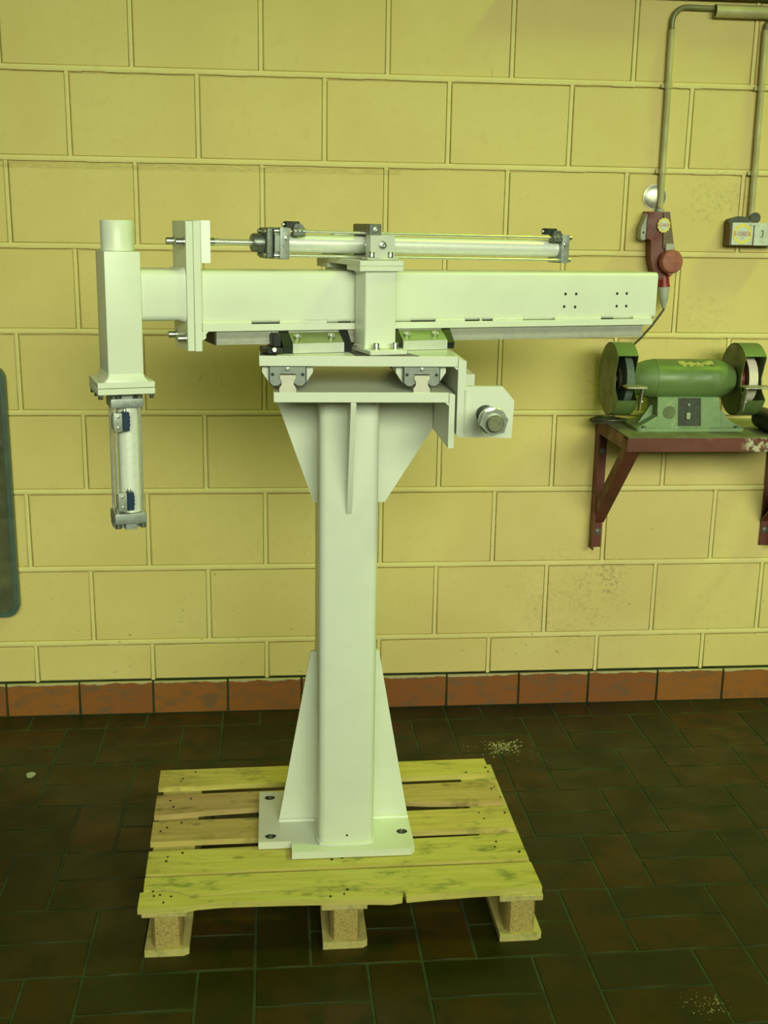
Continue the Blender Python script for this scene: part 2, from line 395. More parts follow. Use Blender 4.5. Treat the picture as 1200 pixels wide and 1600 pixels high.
# top-right: edge of a green pipe along the wall
t = B(); t.cyl((1.6, -0.03, 2.4425), (3.3, -0.03, 2.4425), 0.028, n=20)
put('trim_1', t, M_GREENPIPE, kind='structure')

# ------------------------------------------------------------------ the floor
UX, UY, YB = 0.1325, 0.2715, -0.125
TX0, TX1, TY = -0.75, 3.05, -2.43
b = B()
b.box(TX0, TX1, TY, 0.0, -0.03, -0.0022)
floor = put('floor', b, M_GROUT, kind='structure')
b = B()
b.box(-3, 5, -7, TY, -0.03, 0); b.box(-3, TX0, TY, 0.05, -0.03, 0); b.box(TX1, 5, TY, 0.05, -0.03, 0)
put('outer_tiling', b, M_TILE, floor, kind='stuff')
_tl = {}
def tile(x0, x1, y0, y1):
    x0, x1 = max(x0, TX0), min(x1, TX1); y0, y1 = max(y0, TY), min(y1, -0.012)
    if x1-x0 < 0.02 or y1-y0 < 0.02: return
    g = 0.0036; k = (round(x1-x0, 3), round(y1-y0, 3))
    if k not in _tl:
        t = B(); t.box(-(x1-x0)/2+g, (x1-x0)/2-g, -(y1-y0)/2+g, (y1-y0)/2-g, -0.02, 0, 0.0014); _tl[k] = t.mesh('floor_tile')
    T = Matrix.Translation(((x0+x1)/2, (y0+y1)/2, rnd.uniform(-0.0006, 0.0)))
    T = T @ Matrix.Rotation(rnd.uniform(-.0025, .0025), 4, 'X') @ Matrix.Rotation(rnd.uniform(-.0025, .0025), 4, 'Y')
    link('floor_tile', _tl[k], M_TILE, floor, T)
for k in range(-1, 9):
    yt = YB-UY*k; yb = yt-UY
    xv = 1.703-(k-3)*UX                          # left edge of one upright tile in this row
    s = xv-3*UX*math.ceil((xv-TX0)/(3*UX))-0
    x = s
    while x < TX1:
        tile(x, x+UX, yb, yt)
        tile(x+UX, x+3*UX, yb, yt-UY/2); tile(x+UX, x+3*UX, yt-UY/2, yt)
        x += 3*UX

# ------------------------------------------------------------------ wooden pallet
pal = thing('wooden_pallet', (0.98, -1.07, 0), 'pale wooden pallet with split front plank standing on the dark tiled floor', 'pallet')
ZT, TH = 0.139, 0.0155
XL = lambda y: 0.492+0.017*(-y-0.73)/0.68
XR = lambda y: 1.4565+0.017*(-y-0.72)/0.68
def plank(poly, mat, label=None, dz=0.0):
    t = B(); t.prism(poly, 'xy', ZT-TH, ZT+dz+rnd.uniform(-.001, 0), 0.0025, 2)
    return put('plank', t, mat, pal, label=label)
def rows(l0, l1, r0, r1, midf=None):
    """back edge l0->r0, front edge l1->r1, with a wany front edge"""
    n = 14; pts = []
    for i in range(n+1):
        f = i/n; pts.append((XL(l0)+(XR(r0)-XL(l0))*f, l0+(r0-l0)*f))
    for i in range(n, -1, -1):
        f = i/n; y = l1+(r1-l1)*f+(midf(f) if midf else 0)+rnd.uniform(-.0012, .0012)
        pts.append((XL(l1)+(XR(r1)-XL(l1))*f, y))
    return pts
planks = [plank(rows(-.731, -.836, -.714, -.812), WOODS[0]),
          plank(rows(-.884, -.984, -.855, -.974, lambda f: -.012*max(0, 1-f/.13)+(.018*min(1, max(0, (f-.12)/.25)) if f < .7 else .018*max(0, 1-(f-.7)/.12))), WOODS[1], 'brownish plank with wany edge'),
          plank(rows(-1.029, -1.134, -1.010, -1.122), WOODS[2]),
          plank(rows(-1.178, -1.288, -1.154, -1.275), WOODS[3])]
crack = [(.509, -1.362), (.532, -1.357), (.578, -1.360), (.610, -1.379), (.641, -1.389), (.687, -1.387), (.747, -1.378), (.793, -1.375), (.88, -1.380), (.963, -1.385), (1.025, -1.383), (1.09, -1.385), (1.135, -1.405)]
back = [(XL(-1.304)+(XR(-1.299)-XL(-1.304))*i/10, -1.304+.005*i/10) for i in range(11)]
planks.append(plank(back+[(1.474, -1.411), (1.40, -1.414), (1.30, -1.418), (1.20, -1.424), (1.138, -1.430)]+crack[::-1], WOODS[4], 'front plank with a long curved split', .0022))
front = [(.502, -1.432), (.56, -1.434), (.612, -1.432), (.64, -1.424), (.70, -1.419), (.78, -1.420), (.86, -1.422), (.94, -1.425), (1.02, -1.429), (1.07, -1.433), (1.10, -1.436), (1.128, -1.430), (1.132, -1.410)]
sp = [(x-(.008 if x < .6 else 0), y-.0030) for x, y in crack[:-1]]
planks.append(plank(sp+front[::-1], WOODS[4], 'splintered strip split off along the front edge'))
for px in planks:
    vs = [v.co for v in px.data.vertices]; x0, x1 = min(v.x for v in vs), max(v.x for v in vs)
    y0, y1 = min(v.y for v in vs), max(v.y for v in vs); t = B()
    for xc in (.555, .99, 1.42):
        if xc > x1: continue
        for q in range(3):
            xx, yy = xc+rnd.uniform(-.04, .04), y0+(y1-y0)*rnd.uniform(.25, .8)
            t.cyl((xx, yy, ZT-.004), (xx, yy, ZT+.0014), rnd.uniform(.0022, .0036), n=8)
    put('nails', t, M_NAIL, px, kind='stuff')
YF, YK = -1.428, -0.722
for x0, x1, wob in ((.509, .617, 0), (.934, 1.045, 0), (1.368, 1.476, .006)):
    t = B(); t.box(x0, x1, YF+.004+wob, YK, ZT-TH-.0165, ZT-TH-.0005, 0.0015); put('stringer_board', t, M_WOODY, pal)
    t = B(); t.prism([(x0+.004, YF+.006), (x1-.012, YF+.006), (x1+.001, YF+.014), (x1+.001, YK), (x0+.004, YK)], 'xy', 0.0, 0.0185, 0.0015)
    put('bottom_board', t, M_WOODY, pal)
    xc = (x0+x1)/2+.002
    for y0 in (YF+.014, -1.12, YK-.098):
        hw = .036; c = .010
        t = B(); t.prism([(xc-hw+c, y0), (xc+hw-c*.6, y0), (xc+hw, y0+c), (xc+hw, y0+.09), (xc-hw, y0+.09), (xc-hw, y0+c*1.6)], 'xy', 0.019, ZT-TH-.017, 0.001)
        put('spacer_block', t, M_CHIP, pal)

# ------------------------------------------------------------------ the white machine
mac = thing('handling_machine', (0.98, -1.083, ZT), 'white painted steel column machine with long cross arm and air cylinders standing on pallet', 'machine')
Z0 = ZT+.0020; ZP = ZT+.0214
base_poly = [(.782, -.921), (1.181, -.921), (1.181, -1.232), (1.169, -1.245), (.867, -1.245), (.867, -1.191), (.782, -1.191)]
holes = [circ(x, y, .0145, 20) for x, y in ((.811, -.955), (.813, -1.161), (1.156, -1.159), (1.152, -.955))]
t = B(); t.prism(base_poly, 'xy', Z0, ZP, holes=holes); bp = put('base_plate', t, M_PAINT, mac)
for h in holes:
    t = B()
    cx = sum(p[0] for p in h)/len(h); cy = sum(p[1] for p in h)/len(h)
    t.lathe([(Z0+.0006, .0143), (ZP-.002, .0143)], (cx, cy, 0), (0, 0, 1), n=20); t.cyl((cx, cy, Z0+.0002), (cx, cy, Z0+.0012), .0143, n=20)
    put('bore', t, M_STEEL, bp, label='bare steel bolt hole')
ZC = 1.3205
t = B(); t.prism(rrect(.935, 1.077, -1.215, -.95, .02, 6), 'xy', ZP, ZC); colm = put('column', t, M_PAINT, mac)
t = B(); t.cyl((1.008, -1.214, .186), (1.008, -1.2154, .186), .003, n=10); put('drain_hole', t, M_DARKHOLE, colm)
t = B()
t.tube([(.935, -.96, ZP+.002), (.936, -1.197, ZP+.003), (.942, -1.212, ZP+.003), (.955, -1.218, ZP+.003), (1.057, -1.218, ZP+.003), (1.072, -1.212, ZP+.003), (1.0795, -1.197, ZP+.003), (1.0795, -1.09, ZP+.003)], .006, 8)
t.tube([(.835, -1.088, ZP+.002), (.935, -1.088, ZP+.002)], .005, 8); t.tube([(1.08, -1.088, ZP+.002), (1.18, -1.088, ZP+.002)], .006, 8)
t.tube([(1.078, -1.088, ZP), (1.078, -1.088, .63)], .004, 8); t.tube([(.936, -1.088, ZP), (.936, -1.088, .63)], .004, 8)
put('weld_bead', t, M_PAINT, colm)
GY0, GY1 = -1.085, -1.073
def gusset(poly):
    t = B(); t.prism(poly, 'xz', GY0, GY1, .0008); put('gusset', t, M_PAINT, mac)
gusset([(.835, ZP), (.94, ZP), (.94, .638), (.920, .638)])
gusset([(1.072, ZP), (1.180, ZP), (1.0955, .638), (1.072, .638)])
gusset([(.836, ZC), (.836, 1.29), (.927, 1.032), (.94, 1.032), (.94, ZC)])
gusset([(1.072, ZC), (1.072, 1.032), (1.104, 1.032), (1.2195, 1.218), (1.2195, ZC)])
t = B(); t.prism([(-1.213, ZC), (-1.213, 1.036), (-1.219, 1.036), (-1.227, 1.048), (-1.332, 1.306), (-1.332, ZC)], 'yz', 1.0005, 1.0125, .0008); put('rib', t, M_PAINT, mac)
# bed plate with its down-turned side flange
YP, YPB = -1.335, -.835
ZB = 1.343
t = B(); t.box(.830, 1.2195, YP, YPB, ZC, ZB, .0008); bed = put('bed_plate', t, M_PAINT, mac)
t = B(); t.prism([(1.2205, 1.217), (1.2335, 1.217), (1.2335, 1.338), (1.2205, 1.3425)], 'xz', YP, YPB, .0008)
t.prism([(1.2205, 1.3205), (1.2205, 1.312), (1.211, 1.3205)], 'xz', YP+.002, YPB-.002); put('side_flange', t, M_PAINT, mac)
# lower linear rails (end on), with carriages
def rail_poly(xc, z, h, w):
    k = w/2
    return [(xc-k, z), (xc+k, z), (xc+k, z+h*.22), (xc+k*.74, z+h*.42), (xc+k*.70, z+h*.62), (xc+k*.93, z+h*.82), (xc+k*.90, z+h),
            (xc-k*.90, z+h), (xc-k*.93, z+h*.82), (xc-k*.70, z+h*.62), (xc-k*.74, z+h*.42), (xc-k, z+h*.22)]
ZU = 1.4005
for xc in (.861, 1.158):
    t = B(); t.prism(rail_poly(xc, ZB, .0375, .037), 'xz', YP+.001, YPB+.002); rl = put('linear_rail', t, M_RAILEND, mac, label='bare steel linear rail')
    for ya in (YP+.022, -1.03):
        t = B()
        fl = [(xc-.056, ZU-.0005), (xc-.056, ZU-.016), (xc-.042, ZU-.037), (xc-.0405, ZU-.0405), (xc-.021, ZU-.0405), (xc-.021, ZU-.02), (xc+.021, ZU-.02), (xc+.021, ZU-.0405), (xc+.0405, ZU-.0405), (xc+.042, ZU-.037), (xc+.056, ZU-.016), (xc+.056, ZU-.0005)]
        t.prism(fl, 'xz', ya, ya+.115, .0006); ca = put('carriage', t, M_CARR, mac, label='grey steel carriage on rail')
        for yc, y2 in ((ya-.018, ya-.0005), (ya+.1155, ya+.132)):
            cap = [(xc-.039, ZU-.002), (xc-.039, ZU-.037), (xc-.032, ZU-.0435), (xc-.022, ZU-.0435), (xc-.0135, ZU-.037), (xc-.0135, ZU-.024), (xc-.0185, ZU-.0175),
                   (xc+.0185, ZU-.0175), (xc+.0135, ZU-.024), (xc+.0135, ZU-.037), (xc+.022, ZU-.0435), (xc+.032, ZU-.0435), (xc+.039, ZU-.037), (xc+.039, ZU-.002)]
            t = B(); t.prism(cap, 'xz', yc+.002, y2, .0006); put('end_seal', t, M_SEAL, ca)
        t = B(); t.prism([(xc-.0415, ZU-.001), (xc-.0415, ZU-.038), (xc-.033, ZU-.046), (xc-.02, ZU-.046), (xc-.0115, ZU-.039), (xc-.0115, ZU-.027), (xc-.0165, ZU-.0165),
                   (xc+.0165, ZU-.0165), (xc+.0115, ZU-.027), (xc+.0115, ZU-.039), (xc+.02, ZU-.046), (xc+.033, ZU-.046), (xc+.0415, ZU-.038), (xc+.0415, ZU-.001)], 'xz', ya-.013, ya-.006)
        put('seal_lip', t, M_BLACK, ca)
        screw(ca, (xc, ya-.016, ZU-.0065), (0, -1, 0), .0042, .004, washer=False, name='grease_screw')
        for sx in (-.033, .033): screw(ca, (xc+sx, ya-.0155, ZU-.0185), (0, -1, 0), .0036, .002, washer=False, mat=M_BLACK, name='recess_screw')
# cross slide plate
ZS = 1.4235
YS0, YS1 = YP-.001, -.86
t = B(); t.box(.799, 1.2375, YS0, YS1, ZU, ZS, .0008); sl = put('slide_plate', t, M_PAINT, mac)
t = B(); t.prism([(1.2385, 1.247), (1.2385, ZS-.003), (1.246, ZS-.008), (1.2565, ZS-.010), (1.2565, 1.242), (1.246, 1.242)], 'xz', YS0, -1.0, .0008)
t.prism([(1.2385, ZU+.001), (1.2385, ZU-.009), (1.229, ZU-.001)], 'xz', YS0+.004, -1.01); put('side_flange', t, M_PAINT, mac)
t = B(); t.prism([(1.257, 1.357), (1.340, 1.357), (1.368, 1.325), (1.365, 1.240), (1.257, 1.242)], 'xz', YS0+.001, YS0+.017, .0012)
t.tube([(1.2575, YS0+.001, 1.25), (1.2575, YS0+.001, 1.35)], .004, 8)
brk = put('stop_bracket', t, M_PAINT, mac)
t = B(); t.box(1.235, 1.345, -.95, -.85, 1.26, 1.335, .001); put('rear_stop', t, M_PAINT, mac)
ax = (1.3025, 1.295)
t = B()
t.cyl((ax[0], YS0, ax[1]), (ax[0], YS0-.0815, ax[1]), .0195, n=28)
for k in range(12): t.cyl((ax[0], YS0-.004-.006*k, ax[1]), (ax[0], YS0-.007-.006*k, ax[1]), .0212, n=28)
t.cyl((ax[0], YS0+.017, ax[1]), (ax[0], YS0+.12, ax[1]), .0195, n=28)
sh = put('shock_absorber', t, M_BLACK, mac, label='black shock absorber with zinc lock nut')
t = B(); t.cyl((ax[0], YS0-.082, ax[1]), (ax[0], YS0-.093, ax[1]), .0305, n=32, bevel=.001)
hexa = circ(ax[0], ax[1], .0305, 6, .26)
t.prism(hexa, 'xz', YS0-.116, YS0-.0935, .002, 2); put('lock_nut', t, M_ZINC, sh)
t = B(); t.cyl((ax[0], YS0-.110, ax[1]), (ax[0], YS0-.129, ax[1]), .0185, n=28, bevel=.0015); put('end_face', t, M_OLIVE, sh)

# ---- arm frame: everything carried by the oblique cross arm
PHI = R(16.5)
MA = Matrix.Translation((1.042, -1.339, 0)) @ Matrix.Rotation(PHI, 4, 'Z')
tl = Matrix.Translation((0, 0, 1.53)) @ Matrix.Rotation(R(0.25), 4, 'Y') @ Matrix.Translation((0, 0, -1.53))
MT = MA @ tl
# machined seats on the slide plate under post and beam carriages
t = B(); t.prism([(.5746+.435, YS0+.0005), (1.1515, YS0+.0005), (1.128, -1.265), (1.0, -1.25)], 'xy', ZS, ZS+.0008); put('machined_seat', t, M_MILLED, sl); t = B()
t.prism([(.801, YS0+.0005), (.838, YS0+.0005), (.838, -1.29), (.801, -1.29)], 'xy', ZS, ZS+.0008); put('machined_seat', t, M_MILLED, sl)
# front post with its two flanges, bridge, rear post
t = B(); t.box(0, .088, 0, .128, ZS+.001, ZS+.0125, .002, mat=None); put('post_flange', t, M_PAINT, mac, MA)
t = B(); t.prism(rrect(.004, .0785, .045, .109, .004, 3), 'xy', ZS+.0125, 1.6045)
t.tube([(.004, .109, ZS+.014), (.004, .045, ZS+.014), (.0785, .045, ZS+.014), (.0785, .109, ZS+.014)], .0035, 8)
t.tube([(.004, .109, 1.603), (.004, .045, 1.603), (.0785, .045, 1.603), (.0785, .109, 1.603)], .003, 8)
put('post', t, M_PAINT, mac, MA)
for x, y in ((.022, .022), (.068, .024)): screw(mac, (x, y, ZS+.0125), (0, 0, 1), .0072, .0135, MA)
t = B(); t.box(-.013, .090, .035, .119, 1.6045, 1.6155, .0008); put('post_flange', t, M_PAINT, mac, MA)
t = B(); t.box(-.013, .090, .035, .329, 1.6158, 1.6275, .0008); put('bridge_plate', t, M_PAINT, mac, MA)
t = B(); t.box(-.013, .090, .249, .329, 1.6045, 1.6155, .0008); put('post_flange', t, M_PAINT, mac, MA)
t = B(); t.prism(rrect(.004, .0785, .258, .32, .004, 3), 'xy', ZS+.0125, 1.6045); put('post', t, M_PAINT, mac, MA)
t = B(); t.box(0, .088, .245, .33, ZS+.001, ZS+.0125, .001); put('post_flange', t, M_PAINT, mac, MA)
# beam
BT0, BT1 = .125, .243
t = B()
prof = rrect(BT0, BT1, 1.4865, 1.6005, .011, 5)
t.prism(prof, 'yz', -.345, .825); beam = put('beam', t, M_PAINT, mac, MT)
t = B()
for s, z in ((.559, 1.5485), (.589, 1.5485), (.557, 1.518), (.588, 1.517), (.707, 1.549), (.735, 1.549), (.708, 1.518), (.736, 1.518)):
    t = B(); t.cyl((s, BT0+.002, z), (s, BT0-.0004, z), .0036, n=12); put('tapped_hole', t, M_DARKHOLE, beam)
t = B(); t.box(-.345, .811, BT0-.010, BT1+.010, 1.4715, 1.4862, .0008); put('beam_flange', t, M_PAINT, mac, MT)
for s0, s1 in ((-.344, -.235), (-.17, -.06), (.085, .105), (.21, .285), (.325, .33), (.36, .44), (.53, .66), (.755, .808)):
    t = B(); t.tube([(s0+(s1-s0)*k/6, BT0-.002, 1.4885+rnd.uniform(-.0006, .0006)) for k in range(7)], .0058, 8); put('weld_bead', t, M_PAINT, beam)
for s0, s1 in ((-.235, -.17), (-.03, .0), (.15, .21), (.285, .325), (.33, .36), (.66, .70)):
    t = B(); t.box(s0, s1, BT0-.0016, BT0+.002, 1.4862, 1.4890); put('open_seam', t, M_DARKHOLE, beam)
# rail under the front edge of the beam and its carriages
TC = .1425
t = B()
rp = [(x, 2*1.4712-z) for x, z in rail_poly(TC, 1.4712, .0300, .036)]
t.prism(rp, 'yz', -.312, .790); brl = put('linear_rail', t, M_RAIL, mac, MT, label='ground steel rail under the arm')
t = B(); t.box(-.3165, -.3125, TC-.0175, .243, 1.4412, 1.4710, .0005); put('rail_stop', t, M_BROWNEND, brl, label='brown end stop')
for s0, s1 in ((-.150, -.030), (.115, .226)):
    hl = [(-.0565, ZS+.001), (-.0565, 1.446), (-.0148, 1.446), (-.0195, 1.4665), (-.0195, 1.4395)]
    pf = [(TC+a, z) for a, z in hl]+[(TC-a, z) for a, z in hl[::-1]]
    t = B(); t.prism(pf, 'yz', s0, s1, .0006); ca = put('carriage', t, M_CARR, mac, MA, label='grey steel carriage under the arm')
    for sg in (-1, 1):
        pp = [(TC+sg*.0555, 1.4461), (TC+sg*.0202, 1.4461), (TC+sg*.0202, 1.4664), (TC+sg*.0235, 1.4664)]
        t = B(); t.prism(pp, 'yz', s0+.0005, s1-.0005); put('flange_slope', t, M_SLOPE, ca)
    for e0, e1 in ((s0-.022, s0-.0005), (s1+.0005, s1+.020)):
        he = [(-.050, ZS+.0015), (-.053, 1.440), (-.023, 1.4705), (-.0195, 1.4705), (-.0195, 1.4395)]
        pe = [(TC+a, z) for a, z in he]+[(TC-a, z) for a, z in he[::-1]]
        t = B(); t.prism(pe, 'yz', e0, e1, .0008); put('end_seal', t, M_BLACK, ca)
    for q in (.014, s1-s0-.026):
        for sg in (-1, 1):
            screw(ca, (s0+q, TC+sg*.0405, 1.4545), Vector((0, sg*.5, .87)), .0088, .0085, MA, washer=False, mat=M_STEEL)
t = B(); t.box(-.212, -.1725, .082, .14, ZS+.001, 1.4375, .002); t.box(-.192, -.1725, .10, .16, 1.4375, 1.4675, .002)
gf = put('wiper_bracket', t, M_BLACK, mac, MA)
screw(gf, (-.196, .081, 1.4335), (0, -1, .25), .0052, .006, MA, washer=False, name='grease_nipple')

# end plates, spacer block, bolts
t = B(); t.box(-.3785, -.3632, .112, .247, 1.4305, 1.7035, .001); put('end_plate', t, M_PAINT, mac, MT)
t = B(); t.box(-.3625, -.3465, .112, .247, 1.4295, 1.7045, .001)
t.prism([(-.3465, 1.4715), (-.3465, 1.452), (-.3375, 1.4575), (-.3375, 1.466), (-.332, 1.4715)], 'xz', .1155, .235); put('end_plate', t, M_PAINT, mac, MT)
t = B()
lo = [(-.347, BT0+.01, 1.6), (-.347, BT0-.001, 1.59), (-.347, BT0-.001, 1.49)]
t.tube(lo, .006, 8); put('weld_bead', t, M_PAINT, beam)
t = B(); t.box(-.346, -.3255, .112, .247, 1.617, 1.7055, .0006); put('spacer_block', t, M_ALUWHITE, mac, MT, label='bare milled aluminium block')
for tt in (.130, .228):
    for zz in (1.6605, 1.4565): screw(mac, (-.3787, tt, zz), (-1, 0, 0), .0078, .0185, MT)
t = B(); t.prism(rrect(.120, .239, 1.4945, 1.6025, .014, 5), 'yz', -.476, -.379)
t.frustum(rrect(.120, .239, 1.4945, 1.6025, .014, 5), -.393, rrect(.115, .244, 1.4895, 1.6075, .019, 5), -.379, 'yz')
put('cross_tube', t, M_PAINT, mac, MT)
HC = (-.5115, .173)
t = B(); t.box(-.5495, -.4755, .112, .232, 1.3685, 1.6395, .0025, 2)
t.frustum(rrect(-.5495, -.4755, .112, .232, .003, 3), 1.386, rrect(-.5535, -.4715, .1085, .236, .006, 3), 1.3765, 'xy'); t.frustum(rrect(-.5535, -.4715, .1085, .236, .006, 3), 1.3765, rrect(-.562, -.463, .1082, .236, .008, 3), 1.3684, 'xy')
t.tube([(-.4755, .13, 1.498), (-.4755, .122, 1.51), (-.4755, .122, 1.59), (-.4755, .13, 1.602)], .004, 8)
put('head_tube', t, M_PAINT, mac, MT)
t = B(); t.lathe([(1.64, .0345), (1.7005, .0345), (1.7025, .033), (1.7025, .028), (1.66, .028), (1.66, 0)], (HC[0], HC[1], 0), (0, 0, 1), n=40); put('sleeve', t, M_PAINT, mac, MT)
t = B(); t.box(-.5735, -.4525, .108, .236, 1.3558, 1.3683, .001); put('head_flange', t, M_PAINT, mac, MT)
t = B(); t.box(-.5735, -.4525, .108, .236, 1.3418, 1.3548, .001); put('head_flange', t, M_PAINT, mac, MT)
for s, tt in ((-.567, .116), (-.459, .116), (-.567, .228), (-.459, .228), (-.567, .172), (-.459, .172)): screw(mac, (s, tt, 1.3418), (0, 0, -1), .0056, .0095, MT, washer=False)

# ---- vertical air cylinder under the head
tilt = Matrix.Identity(4)
c0, c1 = 1.3065, 1.0745
CX, CY = -.508, HC[1]
t = B(); t.lathe([(c0+.02, .024), (c1-.002, .024)], (CX+.006, CY, 0), (0, 0, 1), n=36); vcy = put('pneumatic_cylinder', t, M_ALU, mac, MT, label='short aluminium air cylinder hanging under the arm head')
H = .035
def vcap(z0, z1):
    t = B(); t.box(CX-H, CX+H, CY-H, CY+H, z0, z1, .0035, 2); put('end_cap', t, M_CAST, vcy, MT)
vcap(c0+.002, c0+.022); vcap(c1-.026, c1-.002)
for z0, z1 in ((c0+.022, c0+.0345), (c1-.038, c1-.026)):
    t = B(); t.prism([(CX-.012, CY-H), (CX+.012, CY-H), (CX+.014, CY-.016), (CX+H, CY-.012), (CX+H, CY+.012), (CX+.014, CY+.016), (CX+.012, CY+H), (CX-.012, CY+H), (CX-.014, CY+.016), (CX-H, CY+.012), (CX-H, CY-.012), (CX-.014, CY-.016)], 'xy', z0, z1, .0005); put('end_cap', t, M_CAST, vcy, MT)
for sx in (-.0275, .0275):
    for sy in (-.0275, .0275):
        t = B(); t.cyl((CX+sx, CY+sy, c1-.003), (CX+sx, CY+sy, c0+.003), .0032, n=12); put('tie_rod', t, M_CHROME, vcy, MT)
        screw(vcy, (CX+sx, CY+sy, c0+.0225), (0, 0, 1), .0075, .0095, MT, washer=False)
        screw(vcy, (CX+sx, CY+sy, c1-.0265), (0, 0, -1), .0075, .0095, MT, washer=False)
for z0, ds in ((1.258, 0), (1.081, .004)):
    t = B(); t.box(CX-.0315+ds, CX-.013+ds, CY-.044, CY-.030, z0, z0+.041, .002, 2); t.box(CX-.034+ds, CX-.028+ds, CY-.040, CY-.02, z0+.004, z0+.037, .002)
    sw = put('sensor_bracket', t, M_BRACKET, vcy, MT)
    for k in (.009, .033): screw(sw, (CX-.022+ds, CY-.044, z0+k), (0, -1, 0), .003, .002, MT, washer=False)
    t = B(); t.box(CX-.0128+ds, CX+.0025+ds, CY-.043, CY-.024, z0+.001, z0+.042, .0015)
    for k in (.012, .020, .028): t.box(CX+.002+ds, CX+.0042+ds, CY-.040, CY-.03, z0+k, z0+k+.004)
    sn = put('position_sensor', t, M_BLUE, vcy, MT)
    screw(vcy, (CX-.0065+ds, CY-.034, z0+.042), (0, 0, 1), .0035, .007, MT, washer=False, name='sensor_screw')

# ---- horizontal air cylinder on the trunnion above the beam
ZCY, TCY = 1.6585, .182
MC = MA @ Matrix.Translation((0, 0, ZCY)) @ Matrix.Rotation(R(0.62), 4, 'Y') @ Matrix.Translation((0, 0, -ZCY))
def along(prof, n=36): 
    return B().lathe(prof, (0, TCY, ZCY), (1, 0, 0), n=n)
t = along([(-.145, .0205), (.556, .0205)]); hcy = put('pneumatic_cylinder', t, M_ALU, mac, MC, label='long aluminium air cylinder lying above the arm')
def hcap(s0, s1, h=.0345):
    t = B(); t.box(s0, s1, TCY-h, TCY+h, ZCY-h, ZCY+h, .003, 2); return t
put('end_cap', hcap(-.160, -.138), M_CAST, hcy, MC)
t = B(); hh = .0345
t.prism([(TCY-.034, ZCY-.017), (TCY-.034, ZCY+.017), (TCY-.017, ZCY+.034), (TCY+.017, ZCY+.034), (TCY+.034, ZCY+.017), (TCY+.034, ZCY-.017), (TCY+.017, ZCY-.034), (TCY-.017, ZCY-.034)], 'yz', -.1715, -.1605, .001); put('end_cap', t, M_CAST, hcy, MC)
t = B(); t.box(-.1905, -.1745, TCY-.033, TCY+.033, ZCY-.0335, ZCY+.0335, .006, 3); put('mounting_flange', t, M_DKBRACKET, hcy, MC)
t = along([(-.2155, 0), (-.2155, .018), (-.213, .020), (-.1905, .0215), (-.1905, 0)]); put('nose_boss', t, M_DKBRACKET, hcy, MC)
put('end_cap', hcap(.556, .577, .0335), M_CAST, hcy, MC)
t = along([(-.302, .0085), (-.29, .0085), (-.2905, .0070), (-.212, .0070)], 20); put('piston_rod', t, M_CHROME, hcy, MC)
t = B(); t.prism(circ(TCY, ZCY, .0135, 6, .3), 'yz', -.3245, -.3125, .0012); t.prism(circ(TCY, ZCY, .008, 6, .1), 'yz', -.305, -.293, .0008); put('lock_nut', t, M_ZINC, hcy, MC)
t = along([(-.326, .0088), (-.30, .0088)], 16); put('stud', t, M_ZINC, hcy, MC)
for sy in (-.0265, .0265):
    for sz in (-.0265, .0265):
        t = B(); t.cyl((-.14, TCY+sy, ZCY+sz), (.558, TCY+sy, ZCY+sz), .0032, n=12); put('tie_rod', t, M_CHROME, hcy, MC)
        screw(hcy, (-.1605, TCY+sy, ZCY+sz), (-1, 0, 0), .0066, .0125, MC, washer=False)
        screw(hcy, (.577, TCY+sy, ZCY+sz), (1, 0, 0), .006, .008, MC, washer=False)
        screw(hcy, (-.1905, TCY+sy*.95, ZCY+sz*.95), (-1, 0, 0), .0045, .004, MC, washer=False)
for s0, z in ((-.146, ZCY+.012), (.564, ZCY+.010)):
    screw(hcy, (s0, TCY-.0347, z), (0, -1, 0), .0045, .0025, MC, washer=False, name='vent_screw')
t = B(); t.cyl((-.149, TCY-.033, ZCY-.006), (-.149, TCY-.0352, ZCY-.006), .006, n=20); put('port_plug', t, M_SEAL, hcy, MC)
for s0, k, dk in ((-.131, 1, 0), (.527, 1, .004)):
    t = B(); t.box(s0, s0+.030, TCY-.036, TCY-.020, ZCY+.016, ZCY+.034, .002); t.prism([(s0+.002, ZCY+.034), (s0+.028, ZCY+.034), (s0+.022, ZCY+.043), (s0+.006, ZCY+.043)], 'xz', TCY-.034, TCY-.015)
    sw = put('sensor_bracket', t, M_DKBRACKET, hcy, MC)
    for q in (.005, .015, .025): screw(sw, (s0+q, TCY-.0365, ZCY+.028), (0, -1, 0), .0028, .003, MC, washer=False)
    t = B(); t.box(s0-.012, s0+.022, TCY-.02, TCY+.0, ZCY+.033, ZCY+.048, .002); put('position_sensor', t, M_BLACK, hcy, MC)
    screw(sw, (s0-.012, TCY-.012, ZCY+.041), (-1, 0, 0), .0036, .006, MC, washer=False, name='sensor_screw')
# trunnion
t = B(); t.box(.016, .0745, .050, .078, 1.630, 1.6815, .001); t.box(.008, .083, .046, .084, 1.6277, 1.634, .002); tr = put('trunnion_bearing', t, M_CARR, mac, MA)
for s in (.020, .064): screw(mac, (s, .052, 1.634), (0, 0, 1), .0072, .012, MA, washer=False)
screw(tr, (.0455, .050, 1.660), (0, -1, 0), .0065, .004, MA)
t = B(); t.box(.016, .0745, .286, .314, 1.630, 1.6815, .001); t.box(.008, .083, .280, .318, 1.6277, 1.634, .002); put('trunnion_bearing', t, M_CARR, mac, MA)
t = B(); t.box(.044, .074, TCY-.052, TCY+.052, ZCY+.021, ZCY+.0465, .0015); t.box(.044, .074, TCY-.04, TCY+.04, ZCY-.03, ZCY-.021, .0015)
for q in (-1, 1): t.box(.044, .074, TCY+q*.048-.012*(q > 0), TCY+q*.048+.012*(q < 0), ZCY-.03, ZCY+.021, .0015)
tb = put('trunnion_block', t, M_DKBRACKET, mac, MA)
